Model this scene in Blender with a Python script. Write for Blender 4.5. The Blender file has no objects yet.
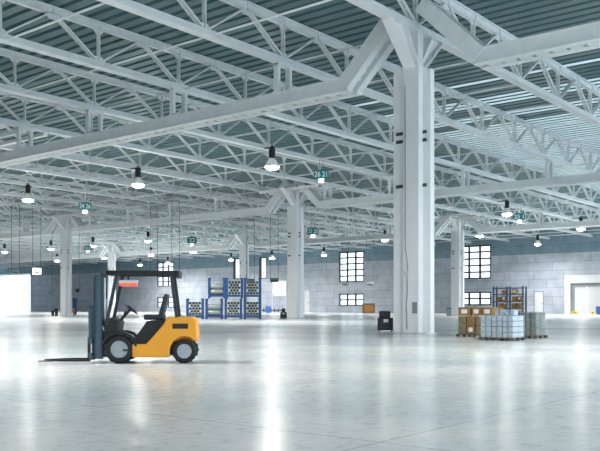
import bpy, math, random
from mathutils import Vector, Matrix
random.seed(7)
S = bpy.context.scene
COL = S.collection
PI = math.pi

# ------------------------------------------------------------------ camera, world, exposure
FPX, HOR, EYE = 812.0, 307.2, 1.3
TH = 0.682
sn, cs = math.sin(TH), math.cos(TH)
cam_d = bpy.data.cameras.new('camera')
cam_d.sensor_width = 36.0
cam_d.lens = FPX * 36.0 / 600.0
cam_d.shift_y = (HOR - 225.5) / 600.0
cam_d.clip_end = 1000
cam = bpy.data.objects.new('camera', cam_d)
COL.objects.link(cam)
cam.location = (0, 0, EYE)
cam.rotation_euler = (PI / 2, 0, TH - PI / 2)
S.camera = cam

w = bpy.data.worlds.new('daylight')
S.world = w
w.use_nodes = True
bg = w.node_tree.nodes['Background']
bg.inputs[0].default_value = (0.78, 0.91, 1.0, 1)
bg.inputs[1].default_value = 2.5
S.view_settings.view_transform = 'Standard'
S.view_settings.look = 'None'
S.view_settings.gamma = 1
S.view_settings.use_curve_mapping = False
S.view_settings.exposure = 1.08
LAMP_W = 1350.0


def D(x, Z, z=0.0):
    """world point on the photo column x, at depth Z and height z"""
    X = (x - 300.0) / FPX * Z
    return Vector((sn * X + cs * Z, -cs * X + sn * Z, z))


def F(x, y):
    """floor point"""
    return D(x, FPX * EYE / (y - HOR), 0.0)


def ZF(y):
    return FPX * EYE / (y - HOR)


def hz(y, Z):
    """height of image row y at depth Z"""
    return EYE + (HOR - y) / FPX * Z


# ------------------------------------------------------------------ materials
def nt(name):
    m = bpy.data.materials.new(name)
    m.use_nodes = True
    return m, m.node_tree.nodes, m.node_tree.links, m.node_tree.nodes['Principled BSDF']


def mat(name, col, rough=0.5, metal=0.0, var=0.06, scale=6.0, emit=None, es=0.0, bump=0.0):
    m, n, l, b = nt(name)
    b.inputs['Roughness'].default_value = rough
    b.inputs['Metallic'].default_value = metal
    tc = n.new('ShaderNodeTexCoord')
    no = n.new('ShaderNodeTexNoise')
    no.inputs['Scale'].default_value = scale
    no.inputs['Detail'].default_value = 4
    l.new(tc.outputs['Object'], no.inputs['Vector'])
    r = n.new('ShaderNodeValToRGB')
    r.color_ramp.elements[0].position = 0.3
    r.color_ramp.elements[1].position = 0.7
    r.color_ramp.elements[0].color = (*[max(0, c * (1 - var)) for c in col], 1)
    r.color_ramp.elements[1].color = (*[min(1, c * (1 + var)) for c in col], 1)
    l.new(no.outputs['Fac'], r.inputs['Fac'])
    l.new(r.outputs['Color'], b.inputs['Base Color'])
    if emit:
        b.inputs['Emission Color'].default_value = (*emit, 1)
        b.inputs['Emission Strength'].default_value = es
    if bump:
        bp = n.new('ShaderNodeBump')
        bp.inputs['Strength'].default_value = bump
        l.new(no.outputs['Fac'], bp.inputs['Height'])
        l.new(bp.outputs['Normal'], b.inputs['Normal'])
    return m


M = {}
M['paint'] = mat('white_steel_paint', (0.74, 0.78, 0.80), 0.42, var=0.05, scale=1.5)
M['colpaint'] = mat('white_column_paint', (0.80, 0.82, 0.84), 0.4, var=0.03, scale=1.2)
M['black'] = mat('black_plastic', (0.009, 0.011, 0.013), 0.5)
M['rubber'] = mat('tyre_rubber', (0.02, 0.021, 0.022), 0.8, bump=0.2, scale=30)
M['dark'] = mat('dark_grey_metal', (0.035, 0.045, 0.055), 0.45, metal=0.2)
M['mast'] = mat('mast_steel', (0.08, 0.13, 0.165), 0.42, metal=0.4)
M['steel'] = mat('bright_steel', (0.45, 0.48, 0.50), 0.35, metal=0.7)
M['orange'] = mat('orange_paint', (0.90, 0.38, 0.025), 0.38, var=0.03)
M['blue'] = mat('blue_rack_paint', (0.006, 0.050, 0.16), 0.5)
M['blueplastic'] = mat('blue_plastic', (0.03, 0.12, 0.42), 0.4)
M['slate'] = mat('slate_blue_upright', (0.07, 0.13, 0.20), 0.45)
M['pipe'] = mat('galvanised_pipe', (0.26, 0.30, 0.29), 0.45, metal=0.3)
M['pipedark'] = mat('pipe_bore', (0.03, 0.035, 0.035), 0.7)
M['carton'] = mat('brown_carton', (0.27, 0.155, 0.045), 0.7, scale=3, var=0.1)
M['carton2'] = mat('ochre_carton', (0.40, 0.215, 0.04), 0.7, scale=3, var=0.12)
M['cartongrey'] = mat('grey_brown_carton', (0.20, 0.17, 0.11), 0.7, scale=3, var=0.15)
M['cartonwhite'] = mat('white_blue_carton', (0.33, 0.41, 0.47), 0.45, scale=4, var=0.15)
M['cartongreen'] = mat('grey_green_carton', (0.095, 0.12, 0.11), 0.5, scale=4, var=0.25)
M['label'] = mat('paper_label', (0.78, 0.74, 0.72), 0.7)
M['tape'] = mat('parcel_tape', (0.22, 0.15, 0.07), 0.4)
M['wood'] = mat('pallet_wood', (0.10, 0.08, 0.06), 0.8, scale=9, var=0.25)
M['crate'] = mat('orange_crate_wood', (0.50, 0.22, 0.06), 0.75, scale=5, var=0.2)
M['yellow'] = mat('yellow_guard', (0.75, 0.60, 0.04), 0.5)
M['white'] = mat('white_enamel', (0.64, 0.65, 0.66), 0.4, var=0.02)
M['grey'] = mat('grey_box', (0.16, 0.20, 0.23), 0.5)
M['frame'] = mat('dark_window_frame', (0.02, 0.028, 0.036), 0.6)
M['signgreen'] = mat('teal_sign', (0.0, 0.20, 0.22), 0.45, var=0.02)
M['signwhite'] = mat('sign_white', (0.9, 0.92, 0.92), 0.5, var=0.01)
M['lightbox'] = mat('emergency_light', (0.9, 0.9, 0.88), 0.4, emit=(1, 0.97, 0.92), es=1.2)
M['lens'] = mat('lamp_lens', (0.9, 0.9, 0.9), 0.4, emit=(1.0, 0.97, 0.92), es=36.0)
M['red'] = mat('red_lamp', (0.7, 0.05, 0.03), 0.3, emit=(1, 0.12, 0.08), es=0.5)
M['cable'] = mat('dark_cable', (0.03, 0.04, 0.045), 0.6)


def shade_mat():
    m, n, l, b = nt('lamp_shade_acrylic')
    b.inputs['Base Color'].default_value = (0.75, 0.77, 0.76, 1)
    b.inputs['Roughness'].default_value = 0.3
    tr = n.new('ShaderNodeBsdfTranslucent')
    tr.inputs[0].default_value = (0.8, 0.82, 0.8, 1)
    mx = n.new('ShaderNodeMixShader')
    mx.inputs[0].default_value = 0.04
    l.new(b.outputs[0], mx.inputs[1])
    l.new(tr.outputs[0], mx.inputs[2])
    l.new(mx.outputs[0], n['Material Output'].inputs[0])
    return m


M['shade'] = shade_mat()


def film_mat():
    m, n, l, b = nt('stretch_film')
    b.inputs['Base Color'].default_value = (0.7, 0.76, 0.78, 1)
    b.inputs['Roughness'].default_value = 0.22
    tp = n.new('ShaderNodeBsdfTransparent')
    mx = n.new('ShaderNodeMixShader')
    no = n.new('ShaderNodeTexNoise')
    no.inputs['Scale'].default_value = 5
    mr = n.new('ShaderNodeMapRange')
    mr.inputs[1].default_value = 0.35
    mr.inputs[2].default_value = 0.7
    mr.inputs[3].default_value = 0.06
    mr.inputs[4].default_value = 0.18
    l.new(no.outputs['Fac'], mr.inputs[0])
    l.new(mr.outputs[0], mx.inputs[0])
    l.new(tp.outputs[0], mx.inputs[1])
    l.new(b.outputs[0], mx.inputs[2])
    l.new(mx.outputs[0], n['Material Output'].inputs[0])
    return m


M['film'] = film_mat()


def glass_mat():
    m, n, l, b = nt('window_glass')
    b.inputs['Base Color'].default_value = (0.9, 0.95, 1, 1)
    b.inputs['Roughness'].default_value = 0.08
    tp = n.new('ShaderNodeBsdfTransparent')
    mx = n.new('ShaderNodeMixShader')
    mx.inputs[0].default_value = 0.12
    l.new(tp.outputs[0], mx.inputs[1])
    l.new(b.outputs[0], mx.inputs[2])
    l.new(mx.outputs[0], n['Material Output'].inputs[0])
    return m


M['glass'] = glass_mat()


def frosted_mat():
    m, n, l, b = nt('frosted_glazing')
    b.inputs['Base Color'].default_value = (0.8, 0.85, 0.88, 1)
    b.inputs['Roughness'].default_value = 0.2
    tr = n.new('ShaderNodeBsdfTranslucent')
    tr.inputs[0].default_value = (0.76, 0.77, 0.775, 1)
    mx = n.new('ShaderNodeMixShader')
    mx.inputs[0].default_value = 0.9
    l.new(b.outputs[0], mx.inputs[1])
    l.new(tr.outputs[0], mx.inputs[2])
    l.new(mx.outputs[0], n['Material Output'].inputs[0])
    return m


M['frosted'] = frosted_mat()


def floor_mat():
    m, n, l, b = nt('polished_concrete')
    tc = n.new('ShaderNodeTexCoord')
    big = n.new('ShaderNodeTexNoise')
    big.inputs['Scale'].default_value = 0.16
    big.inputs['Detail'].default_value = 6
    big.inputs['Roughness'].default_value = 0.6
    fine = n.new('ShaderNodeTexNoise')
    fine.inputs['Scale'].default_value = 5.0
    fine.inputs['Detail'].default_value = 8
    fine.inputs['Roughness'].default_value = 0.75
    for q in (big, fine):
        l.new(tc.outputs['Object'], q.inputs['Vector'])
    r1 = n.new('ShaderNodeValToRGB')
    e = r1.color_ramp.elements
    e[0].position = 0.32
    e[0].color = (0.43, 0.49, 0.50, 1)
    e[1].position = 0.66
    e[1].color = (0.74, 0.735, 0.71, 1)
    l.new(big.outputs['Fac'], r1.inputs['Fac'])
    r2 = n.new('ShaderNodeValToRGB')
    e = r2.color_ramp.elements
    e[0].position = 0.30
    e[0].color = (0.50, 0.52, 0.53, 1)
    e[1].position = 0.48
    e[1].color = (1, 1, 1, 1)
    l.new(fine.outputs['Fac'], r2.inputs['Fac'])
    mul = n.new('ShaderNodeMix')
    mul.data_type = 'RGBA'
    mul.blend_type = 'MULTIPLY'
    mul.inputs[0].default_value = 0.65
    l.new(r1.outputs['Color'], mul.inputs[6])
    l.new(r2.outputs['Color'], mul.inputs[7])
    # slab joints
    br = n.new('ShaderNodeTexBrick')
    br.offset = 0.0
    br.inputs['Scale'].default_value = 1.0
    br.inputs['Brick Width'].default_value = 6.55
    br.inputs['Row Height'].default_value = 4.33
    br.inputs['Mortar Size'].default_value = 0.02
    br.inputs['Mortar Smooth'].default_value = 0.4
    br.inputs['Color1'].default_value = (1, 1, 1, 1)
    br.inputs['Color2'].default_value = (0.93, 0.94, 0.94, 1)
    br.inputs['Mortar'].default_value = (0.55, 0.55, 0.54, 1)
    l.new(tc.outputs['Object'], br.inputs['Vector'])
    mul2 = n.new('ShaderNodeMix')
    mul2.data_type = 'RGBA'
    mul2.blend_type = 'MULTIPLY'
    mul2.inputs[0].default_value = 0.7
    l.new(mul.outputs[2], mul2.inputs[6])
    l.new(br.outputs['Color'], mul2.inputs[7])
    l.new(mul2.outputs[2], b.inputs['Base Color'])
    mr = n.new('ShaderNodeMapRange')
    mr.inputs[1].default_value = 0.3
    mr.inputs[2].default_value = 0.7
    mr.inputs[3].default_value = 0.16
    mr.inputs[4].default_value = 0.27
    l.new(fine.outputs['Fac'], mr.inputs[0])
    l.new(mr.outputs[0], b.inputs['Roughness'])
    bp = n.new('ShaderNodeBump')
    bp.inputs['Strength'].default_value = 0.03
    bp.inputs['Distance'].default_value = 0.05
    l.new(fine.outputs['Fac'], bp.inputs['Height'])
    l.new(bp.outputs['Normal'], b.inputs['Normal'])
    return m


def wall_mat(name, c1, c2, c3):
    m, n, l, b = nt(name)
    tc = n.new('ShaderNodeTexCoord')
    sep = n.new('ShaderNodeSeparateXYZ')
    com = n.new('ShaderNodeCombineXYZ')
    l.new(tc.outputs['Object'], sep.inputs[0])
    l.new(sep.outputs['Y'], com.inputs[0])
    l.new(sep.outputs['Z'], com.inputs[1])
    br = n.new('ShaderNodeTexBrick')
    br.offset = 0.37
    br.offset_frequency = 2
    br.squash = 0.6
    br.squash_frequency = 3
    br.inputs['Scale'].default_value = 1.0
    br.inputs['Brick Width'].default_value = 6.4
    br.inputs['Row Height'].default_value = 1.75
    br.inputs['Mortar Size'].default_value = 0.06
    br.inputs['Mortar Smooth'].default_value = 0.3
    br.inputs['Bias'].default_value = -0.2
    br.inputs['Color1'].default_value = (*c1, 1)
    br.inputs['Color2'].default_value = (*c2, 1)
    br.inputs['Mortar'].default_value = (*c3, 1)
    l.new(com.outputs[0], br.inputs['Vector'])
    no = n.new('ShaderNodeTexNoise')
    no.inputs['Scale'].default_value = 0.5
    no.inputs['Detail'].default_value = 6
    l.new(tc.outputs['Object'], no.inputs['Vector'])
    r = n.new('ShaderNodeValToRGB')
    r.color_ramp.elements[0].position = 0.3
    r.color_ramp.elements[0].color = (0.78, 0.80, 0.82, 1)
    r.color_ramp.elements[1].position = 0.6
    l.new(no.outputs['Fac'], r.inputs['Fac'])
    mul = n.new('ShaderNodeMix')
    mul.data_type = 'RGBA'
    mul.blend_type = 'MULTIPLY'
    mul.inputs[0].default_value = 1
    l.new(br.outputs['Color'], mul.inputs[6])
    l.new(r.outputs['Color'], mul.inputs[7])
    l.new(mul.outputs[2], b.inputs['Base Color'])
    b.inputs['Roughness'].default_value = 0.75
    return m


def skylight_mat():
    m, n, l, b = nt('translucent_roof_panel')
    b.inputs['Base Color'].default_value = (0.55, 0.66, 0.68, 1)
    b.inputs['Roughness'].default_value = 0.35
    tr = n.new('ShaderNodeBsdfTranslucent')
    tr.inputs[0].default_value = (0.66, 0.76, 0.78, 1)
    mx = n.new('ShaderNodeMixShader')
    mx.inputs[0].default_value = 0.12
    l.new(b.outputs[0], mx.inputs[1])
    l.new(tr.outputs[0], mx.inputs[2])
    l.new(mx.outputs[0], n['Material Output'].inputs[0])
    return m


M['floor'] = floor_mat()
M['wall'] = wall_mat('concrete_panel_wall', (0.46, 0.49, 0.55), (0.37, 0.41, 0.47), (0.28, 0.32, 0.38))
M['upper_wall'] = wall_mat('blue_grey_upper_wall', (0.19, 0.28, 0.34), (0.15, 0.24, 0.29), (0.11, 0.18, 0.22))
M['deck'] = mat('teal_roof_deck', (0.065, 0.15, 0.17), 0.36, metal=0.1, var=0.08, scale=0.4)
M['skylight'] = skylight_mat()


# ------------------------------------------------------------------ mesh builder
class MB:
    def __init__(self):
        self.v, self.f = [], []

    def add(self, vs, fs):
        o = len(self.v)
        self.v += [tuple(p) for p in vs]
        self.f += [tuple(i + o for i in q) for q in fs]
        return self

    def box(self, c, s, rz=0.0):
        hx, hy, hz_ = s[0] / 2, s[1] / 2, s[2] / 2
        vs = []
        for dz in (-hz_, hz_):
            for dx, dy in ((-hx, -hy), (hx, -hy), (hx, hy), (-hx, hy)):
                x = dx * math.cos(rz) - dy * math.sin(rz)
                y = dx * math.sin(rz) + dy * math.cos(rz)
                vs.append((c[0] + x, c[1] + y, c[2] + dz))
        return self.add(vs, [(3, 2, 1, 0), (4, 5, 6, 7), (0, 1, 5, 4), (1, 2, 6, 5), (2, 3, 7, 6), (3, 0, 4, 7)])

    def bb(self, x0, x1, y0, y1, z0, z1):
        return self.box(((x0 + x1) / 2, (y0 + y1) / 2, (z0 + z1) / 2), (abs(x1 - x0), abs(y1 - y0), abs(z1 - z0)))

    def bar(self, p, q, wd, hd, up=(0, 0, 1)):
        p, q = Vector(p), Vector(q)
        d = (q - p).normalized()
        u = Vector(up)
        if abs(d.dot(u)) > 0.98:
            u = Vector((1, 0, 0))
        sx = d.cross(u).normalized() * wd / 2
        sy = sx.cross(d).normalized() * hd / 2
        vs = [b + k for b in (p, q) for k in (-sx - sy, sx - sy, sx + sy, -sx + sy)]
        return self.add(vs, [(0, 1, 2, 3), (7, 6, 5, 4), (1, 0, 4, 5), (2, 1, 5, 6), (3, 2, 6, 7), (0, 3, 7, 4)])

    def cyl(self, p, q, r, n=12, r2=None):
        p, q = Vector(p), Vector(q)
        r2 = r if r2 is None else r2
        d = (q - p).normalized()
        u = Vector((0, 0, 1)) if abs(d.z) < 0.9 else Vector((1, 0, 0))
        a = d.cross(u).normalized()
        b = d.cross(a)
        vs = []
        for c, rr in ((p, r), (q, r2)):
            vs += [c + (a * math.cos(2 * PI * i / n) + b * math.sin(2 * PI * i / n)) * rr for i in range(n)]
        fs = [tuple(range(n)), tuple(range(2 * n - 1, n - 1, -1))]
        fs += [((i + 1) % n, i, n + i, n + (i + 1) % n) for i in range(n)]
        return self.add(vs, fs)

    def lathe(self, prof, n=20, c=(0, 0, 0)):
        vs, fs = [], []
        for r, z in prof:
            vs += [(c[0] + r * math.cos(2 * PI * i / n), c[1] + r * math.sin(2 * PI * i / n), c[2] + z) for i in range(n)]
        for k in range(len(prof) - 1):
            for i in range(n):
                j = (i + 1) % n
                fs.append((k * n + i, k * n + j, (k + 1) * n + j, (k + 1) * n + i))
        return self.add(vs, fs)

    def tube(self, pts, r, n=8):
        for a, b in zip(pts, pts[1:]):
            self.cyl(a, b, r, n)
        return self

    def prism(self, poly, y0, y1):
        """polygon in x,z pushed along y"""
        n = len(poly)
        vs = [(x, y0, z) for x, z in poly] + [(x, y1, z) for x, z in poly]
        fs = [tuple(range(n)), tuple(range(2 * n - 1, n - 1, -1))]
        fs += [((i + 1) % n, i, n + i, n + (i + 1) % n) for i in range(n)]
        return self.add(vs, fs)

    def torus(self, c, axis, R, r, n=20, m=8):
        ax = Vector(axis).normalized()
        u = Vector((0, 0, 1)) if abs(ax.z) < 0.9 else Vector((1, 0, 0))
        a = ax.cross(u).normalized()
        b = ax.cross(a)
        vs, fs = [], []
        for i in range(n):
            t = 2 * PI * i / n
            e = a * math.cos(t) + b * math.sin(t)
            for j in range(m):
                s = 2 * PI * j / m
                vs.append(Vector(c) + e * (R + r * math.cos(s)) + ax * r * math.sin(s))
        for i in range(n):
            for j in range(m):
                fs.append((i * m + j, ((i + 1) % n) * m + j, ((i + 1) % n) * m + (j + 1) % m, i * m + (j + 1) % m))
        return self.add(vs, fs)

    def mesh(self, name, material, smooth=False):
        me = bpy.data.meshes.new(name)
        me.from_pydata(self.v, [], self.f)
        me.update()
        import bmesh
        bm = bmesh.new()
        bm.from_mesh(me)
        bmesh.ops.recalc_face_normals(bm, faces=bm.faces)
        bm.to_mesh(me)
        bm.free()
        me.materials.append(M[material])
        if smooth:
            for p in me.polygons:
                p.use_smooth = len(p.vertices) == 4
        return me

    def build(self, name, material, parent=None, loc=(0, 0, 0), rz=0.0, bevel=0.0, smooth=False):
        return place(name, self.mesh(name, material, smooth), parent, loc, rz, bevel)


def place(name, me, parent=None, loc=(0, 0, 0), rz=0.0, bevel=0.0):
    o = bpy.data.objects.new(name, me)
    COL.objects.link(o)
    o.location = loc
    o.rotation_euler = (0, 0, rz)
    if parent:
        o.parent = parent
    if bevel:
        md = o.modifiers.new('bevel', 'BEVEL')
        md.width = bevel
        md.segments = 2
        md.limit_method = 'ANGLE'
    return o


def tag(o, label, cat, group=None):
    o['label'] = label
    o['category'] = cat
    if group:
        o['group'] = group
    return o


def thing(name, label, cat, loc=(0, 0, 0), rz=0.0, group=None):
    o = bpy.data.objects.new(name, None)
    COL.objects.link(o)
    o.empty_display_size = 0.3
    o.location = loc
    o.rotation_euler = (0, 0, rz)
    return tag(o, label, cat, group)


def copy_tree(o, parent=None, loc=None, rz=None, label=None, group=None):
    c = o.copy()
    COL.objects.link(c)
    if parent:
        c.parent = parent
    if loc is not None:
        c.location = loc
    if rz is not None:
        c.rotation_euler = (0, 0, rz)
    if label:
        c['label'] = label
    if group:
        c['group'] = group
    for ch in list(o.children):
        copy_tree(ch, c)
    return c


def struct(o):
    o['kind'] = 'structure'
    return o


ORD = ['first', 'second', 'third', 'fourth', 'fifth', 'sixth', 'seventh', 'eighth', 'ninth', 'tenth', 'eleventh',
       'twelfth', 'thirteenth', 'fourteenth', 'fifteenth', 'sixteenth', 'seventeenth', 'eighteenth', 'nineteenth',
       'twentieth', 'twenty-first', 'twenty-second', 'twenty-third', 'twenty-fourth', 'twenty-fifth', 'twenty-sixth', 'twenty-seventh',
       'twenty-eighth', 'twenty-ninth', 'thirtieth', 'thirty-first', 'thirty-second']

# ------------------------------------------------------------------ hall grid (x = along trusses, y = along girders)
WALL = 160.0                       # inner face of the back wall
YL, YR = 292.0, -16.0              # ends of the hall
X0 = -14.0                         # open front of the hall
BC, SB = 21.2, 8.715               # first truss, truss spacing
AC, PA = 35.3, 6.21                # first column line, truss panel length
ZB = 15.12                         # underside of the trusses
ZT = 17.75                         # top of the trusses, underside of the deck
colA = [35.3, 74.0, 113.9]
colB = [21.3, 60.8, 106.3, 146.5]
NEARB = 64.4                       # the near girder's next column stands a little farther out

# floor
fl = MB()
fl.bb(X0 - 20, WALL + 1, YR - 20, YL + 4, -0.3, 0)
struct(fl.build('floor', 'floor'))


# back wall with real openings
def wallpt(x, y):
    k = (x - 300.0) / FPX
    Z = WALL / (sn * k + cs)
    return (-cs * k + sn) * Z, hz(y, Z)


def rect(x0, y0, x1, y1):
    b1, z1 = wallpt(x0, y0)
    b0, _ = wallpt(x1, y0)
    bm_, zm = wallpt((x0 + x1) / 2, y0)
    _, zl = wallpt((x0 + x1) / 2, y1)
    return b0, b1, max(0.0, zl), zm


WIN = [  # (rect, columns, rows)
    (rect(157.5, 262.3, 173.8, 286.5), 3, 5), (rect(157.5, 297, 173.8, 307.5), 3, 2),
    (rect(339.3, 251.6, 364, 282), 3, 5), (rect(339.3, 293.6, 364, 306), 3, 2),
    (rect(458.5, 245.5, 491, 278.8), 3, 5), (rect(458.5, 291.8, 491, 305.2), 3, 2),
    (rect(233.5, 258.5, 240.8, 279), 1, 1), (rect(259.3, 257.2, 266, 278.6), 1, 1),
]
GATE_L = rect(-8, 274.6, 31, 313)
SHUT = rect(272.5, 280.5, 286.5, 313)
DOOR = rect(534, 291.2, 543.8, 316)
DOOR2 = rect(304.3, 290.5, 309.4, 316)
GATE_R = rect(571.5, 283, 602, 316)
holes = [q[0] for q in WIN] + [GATE_L, SHUT, DOOR, DOOR2, GATE_R]
ys = sorted({YR, YL, *[v for h in holes for v in h[:2]]})
ZC = 12.25                         # height above which the wall colour is a darker blue-grey
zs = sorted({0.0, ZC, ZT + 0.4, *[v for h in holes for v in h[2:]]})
wl, wu = MB(), MB()
for z0, z1 in zip(zs, zs[1:]):
    run = None
    for y0, y1 in zip(ys, ys[1:]):
        cy, cz = (y0 + y1) / 2, (z0 + z1) / 2
        solid = not any(h[0] < cy < h[1] and h[2] < cz < h[3] for h in holes)
        if solid:
            run = [y0, y1] if run is None else [run[0], y1]
        if run and (not solid or y1 == ys[-1]):
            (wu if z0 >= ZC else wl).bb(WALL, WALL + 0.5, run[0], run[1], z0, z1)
            run = None
struct(wl.build('wall_back', 'wall'))
struct(wu.build('wall_back_upper', 'upper_wall'))
def bay_wall(name, fixed_y, x0, x1, zo, pier, pitch):
    m = MB()
    m.bb(x0, x1, fixed_y, fixed_y + 0.5, zo, ZT + 0.4)
    x = x0
    while x < x1:
        m.bb(x, min(x + pier, x1), fixed_y + 0.03, fixed_y + 0.47, 0, zo)
        x += pitch
    return struct(m.build(name, 'wall'))


bay_wall('wall_left', YL, X0, WALL + 0.5, 13.0, 2.0, 19.35)
bay_wall('wall_right', YR - 0.5, X0, WALL + 0.5, 12.0, 2.0, 19.35)
struct(MB().bb(X0 - 0.5, X0, YR - 0.5, YL + 0.5, 0, ZT + 0.4).build('wall_front', 'wall'))

# roof deck: corrugated sheet, ribs run along the girders
def deck(x0, x1, y0, y1, name, material):
    pitch, prof = 0.92, []
    x = x0
    while x < x1 - 0.01:
        for t, z in ((0.0, 0.0), (0.58, 0.0), (0.65, 0.16), (0.85, 0.16)):
            if x + t < x1:
                prof.append((x + t, z))
        x += pitch
    prof.append((x1, 0.0))
    m = MB()
    nseg = 1
    vs = [(px, yy, ZT + pz) for yy in (y0, y1) for px, pz in prof]
    n = len(prof)
    m.add(vs, [(i, i + 1, n + i + 1, n + i) for i in range(n - 1)])
    o = m.build(name, material)
    if material == 'skylight':                         # opaque ribs between the translucent pans
        o.data.materials.append(M['deck'])
        for p in o.data.polygons:
            if max(o.data.vertices[i].co.z for i in p.vertices) > ZT + 0.01:
                p.material_index = 1
    return struct(o)


SKX, SKY = 56.2, BC + 1.0 * SB
SKB = BC + 2 * SB
rib = lambda a: X0 + 0.92 * round((a - X0) / 0.92)
SKYL = [(54, 55), (59, 61), (64, 66), (68, 160)]     # translucent sheets, denser towards the back of the hall
deck(X0, WALL, SKB, YL, 'ceiling', 'deck')
prev = X0
for q0, q1 in SKYL:
    q0, q1 = rib(q0), (rib(q1) if q1 < 159 else WALL)
    deck(prev, q0, YR, SKB, 'ceiling_bay', 'deck')
    deck(q0, q1, YR, SKB, 'ceiling_skylight', 'skylight')
    prev = q1

# windows
for i, ((y0, y1, z0, z1), nc, nr) in enumerate(WIN):
    fr = MB()
    t = 0.28 if nc > 1 else 0.7
    xa, xb = WALL - 0.08, WALL + 0.3
    fr.bb(xa, xb, y0, y0 + (0.22 if nc > 1 else 0.1), z0, z1)
    fr.bb(xa, xb, y1 - t, y1, z0, z1)
    fr.bb(xa, xb, y0, y1, z0, z0 + 0.24)
    fr.bb(xa, xb, y0, y1, z1 - 0.28, z1)
    for c in range(1, nc):
        yy = y0 + (y1 - y0) * c / nc
        fr.bb(xa, xb, yy - 0.19, yy + 0.19, z0, z1)
    for r in range(1, nr):
        zz = z0 + (z1 - z0) * r / nr
        fr.bb(xa + 0.02, xb, y0, y1, zz - 0.15, zz + 0.15)
    f = struct(fr.build('window_%d' % (i + 1), 'frame'))
    MB().bb(WALL + 0.2, WALL + 0.23, y0 + 0.05, y1 - 0.05, z0 + 0.05, z1 - 0.05).build('pane', 'frosted', f)

# doors
y0, y1, z0, z1 = GATE_L
d = MB()
d.bb(WALL - 0.1, WALL + 0.4, y0, y0 + 0.3, 0, z1).bb(WALL - 0.1, WALL + 0.4, y1 - 0.3, y1, 0, z1).bb(WALL - 0.2, WALL + 0.4, y0, y1, z1 - 0.3, z1 + 0.25)
dd = struct(d.build('door_1', 'white'))
MB().bb(WALL + 0.2, WALL + 0.25, y0 + 0.3, y1 - 0.3, 0.02, z1 - 0.3).build('door_leaf', 'frosted', dd)
y0, y1, z0, z1 = SHUT
d = MB()
d.bb(WALL - 0.1, WALL + 0.4, y0, y0 + 0.15, 0, z1).bb(WALL - 0.1, WALL + 0.4, y1 - 0.15, y1, 0, z1).bb(WALL - 0.1, WALL + 0.4, y0, y1, z1 - 0.2, z1)
dd = struct(d.build('door_2', 'white'))
s = MB()
zz = 0.0
ztop = hz(296, 220)
while zz < ztop - 0.1:
    s.bb(WALL + 0.1, WALL + 0.2, y0 + 0.15, y1 - 0.15, zz, min(zz + 0.42, ztop))
    s.bb(WALL + 0.12, WALL + 0.18, y0 + 0.15, y1 - 0.15, zz + 0.42, min(zz + 0.5, ztop))
    zz += 0.5
s.build('shutter', 'wall', dd)
MB().bb(WALL + 0.2, WALL + 0.23, y0 + 0.1, y1 - 0.1, ztop, z1 - 0.1).build('pane', 'frosted', dd)
for k, (y0, y1, z0, z1) in enumerate((DOOR, DOOR2)):
    d = MB()
    d.bb(WALL - 0.06, WALL + 0.3, y0, y0 + 0.12, 0, z1).bb(WALL - 0.06, WALL + 0.3, y1 - 0.12, y1, 0, z1).bb(WALL - 0.06, WALL + 0.3, y0, y1, z1 - 0.12, z1)
    dd = struct(d.build('door_%d' % (3 + k), 'grey' if k == 0 else 'white'))
    MB().bb(WALL + 0.02, WALL + 0.12, y0 + 0.12, y1 - 0.12, 0.02, z1 - 0.12).build('door_leaf', 'white', dd)
    MB().bb(WALL - 0.1, WALL + 0.02, y0 + 0.3, y0 + 0.42, z1 * 0.42, z1 * 0.47).build('door_handle', 'dark', dd)
# loading door: projecting white surround, grey lintel, two leaves
y0, y1, z0, z1 = GATE_R
_, zc = wallpt(585, 275)
ya, _ = wallpt(602, 300)
yb, _ = wallpt(565.8, 300)
d = MB()
d.bb(WALL - 0.7, WALL + 0.3, y1, yb, 0, zc).bb(WALL - 0.7, WALL + 0.3, y0 - 1.6, y0, 0, zc).bb(WALL - 0.7, WALL + 0.3, y0, y1, z1, zc)
dd = struct(d.build('door_5', 'white'))
MB().bb(WALL - 0.2, WALL + 0.2, y0, y1, z1 - 0.7, z1).bb(WALL - 0.2, WALL + 0.2, y1 - 0.55, y1, 0, z1 - 0.7).build('door_seal', 'pipe', dd)
ym = (y0 + y1) / 2
for q0, q1 in ((y0, ym - 0.04), (ym + 0.04, y1 - 0.55)):
    MB().bb(WALL + 0.05, WALL + 0.15, q0, q1, 0.02, z1 - 0.7).build('door_leaf', 'white', dd)


# ------------------------------------------------------------------ roof trusses
HC = 0.40                                    # chord height
VZ0, VZ1 = ZB + HC, ZT - HC                  # clear height between chords


def twin(m, p, q, t, gap, rungs):
    p, q = Vector(p), Vector(q)
    for s_ in (-1, 1):
        o = Vector((0, s_ * (gap + t) / 2, 0))
        m.bar(p + o, q + o, t, t * 1.25, up=(0, 1, 0))
    for i in range(1, rungs):
        c = p.lerp(q, i / rungs)
        m.box(c, (t * 0.8, gap + t, t * 0.7))


mv = MB()
twin(mv, (0, 0, VZ0 - ZB - 0.1), (0, 0, VZ1 - ZB + 0.1), 0.08, 0.09, 9)
vert_me = mv.mesh('vertical', 'paint')
md_ = MB()
twin(md_, (0.12, 0, VZ0 - ZB - 0.05), (PA / 2 - 0.12, 0, VZ1 - ZB + 0.05), 0.095, 0.11, 7)
up_me = md_.mesh('diagonal', 'paint')
md_ = MB()
twin(md_, (-0.12, 0, VZ0 - ZB - 0.05), (-PA / 2 + 0.12, 0, VZ1 - ZB + 0.05), 0.095, 0.11, 7)
dn_me = md_.mesh('diagonal', 'paint')


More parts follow.
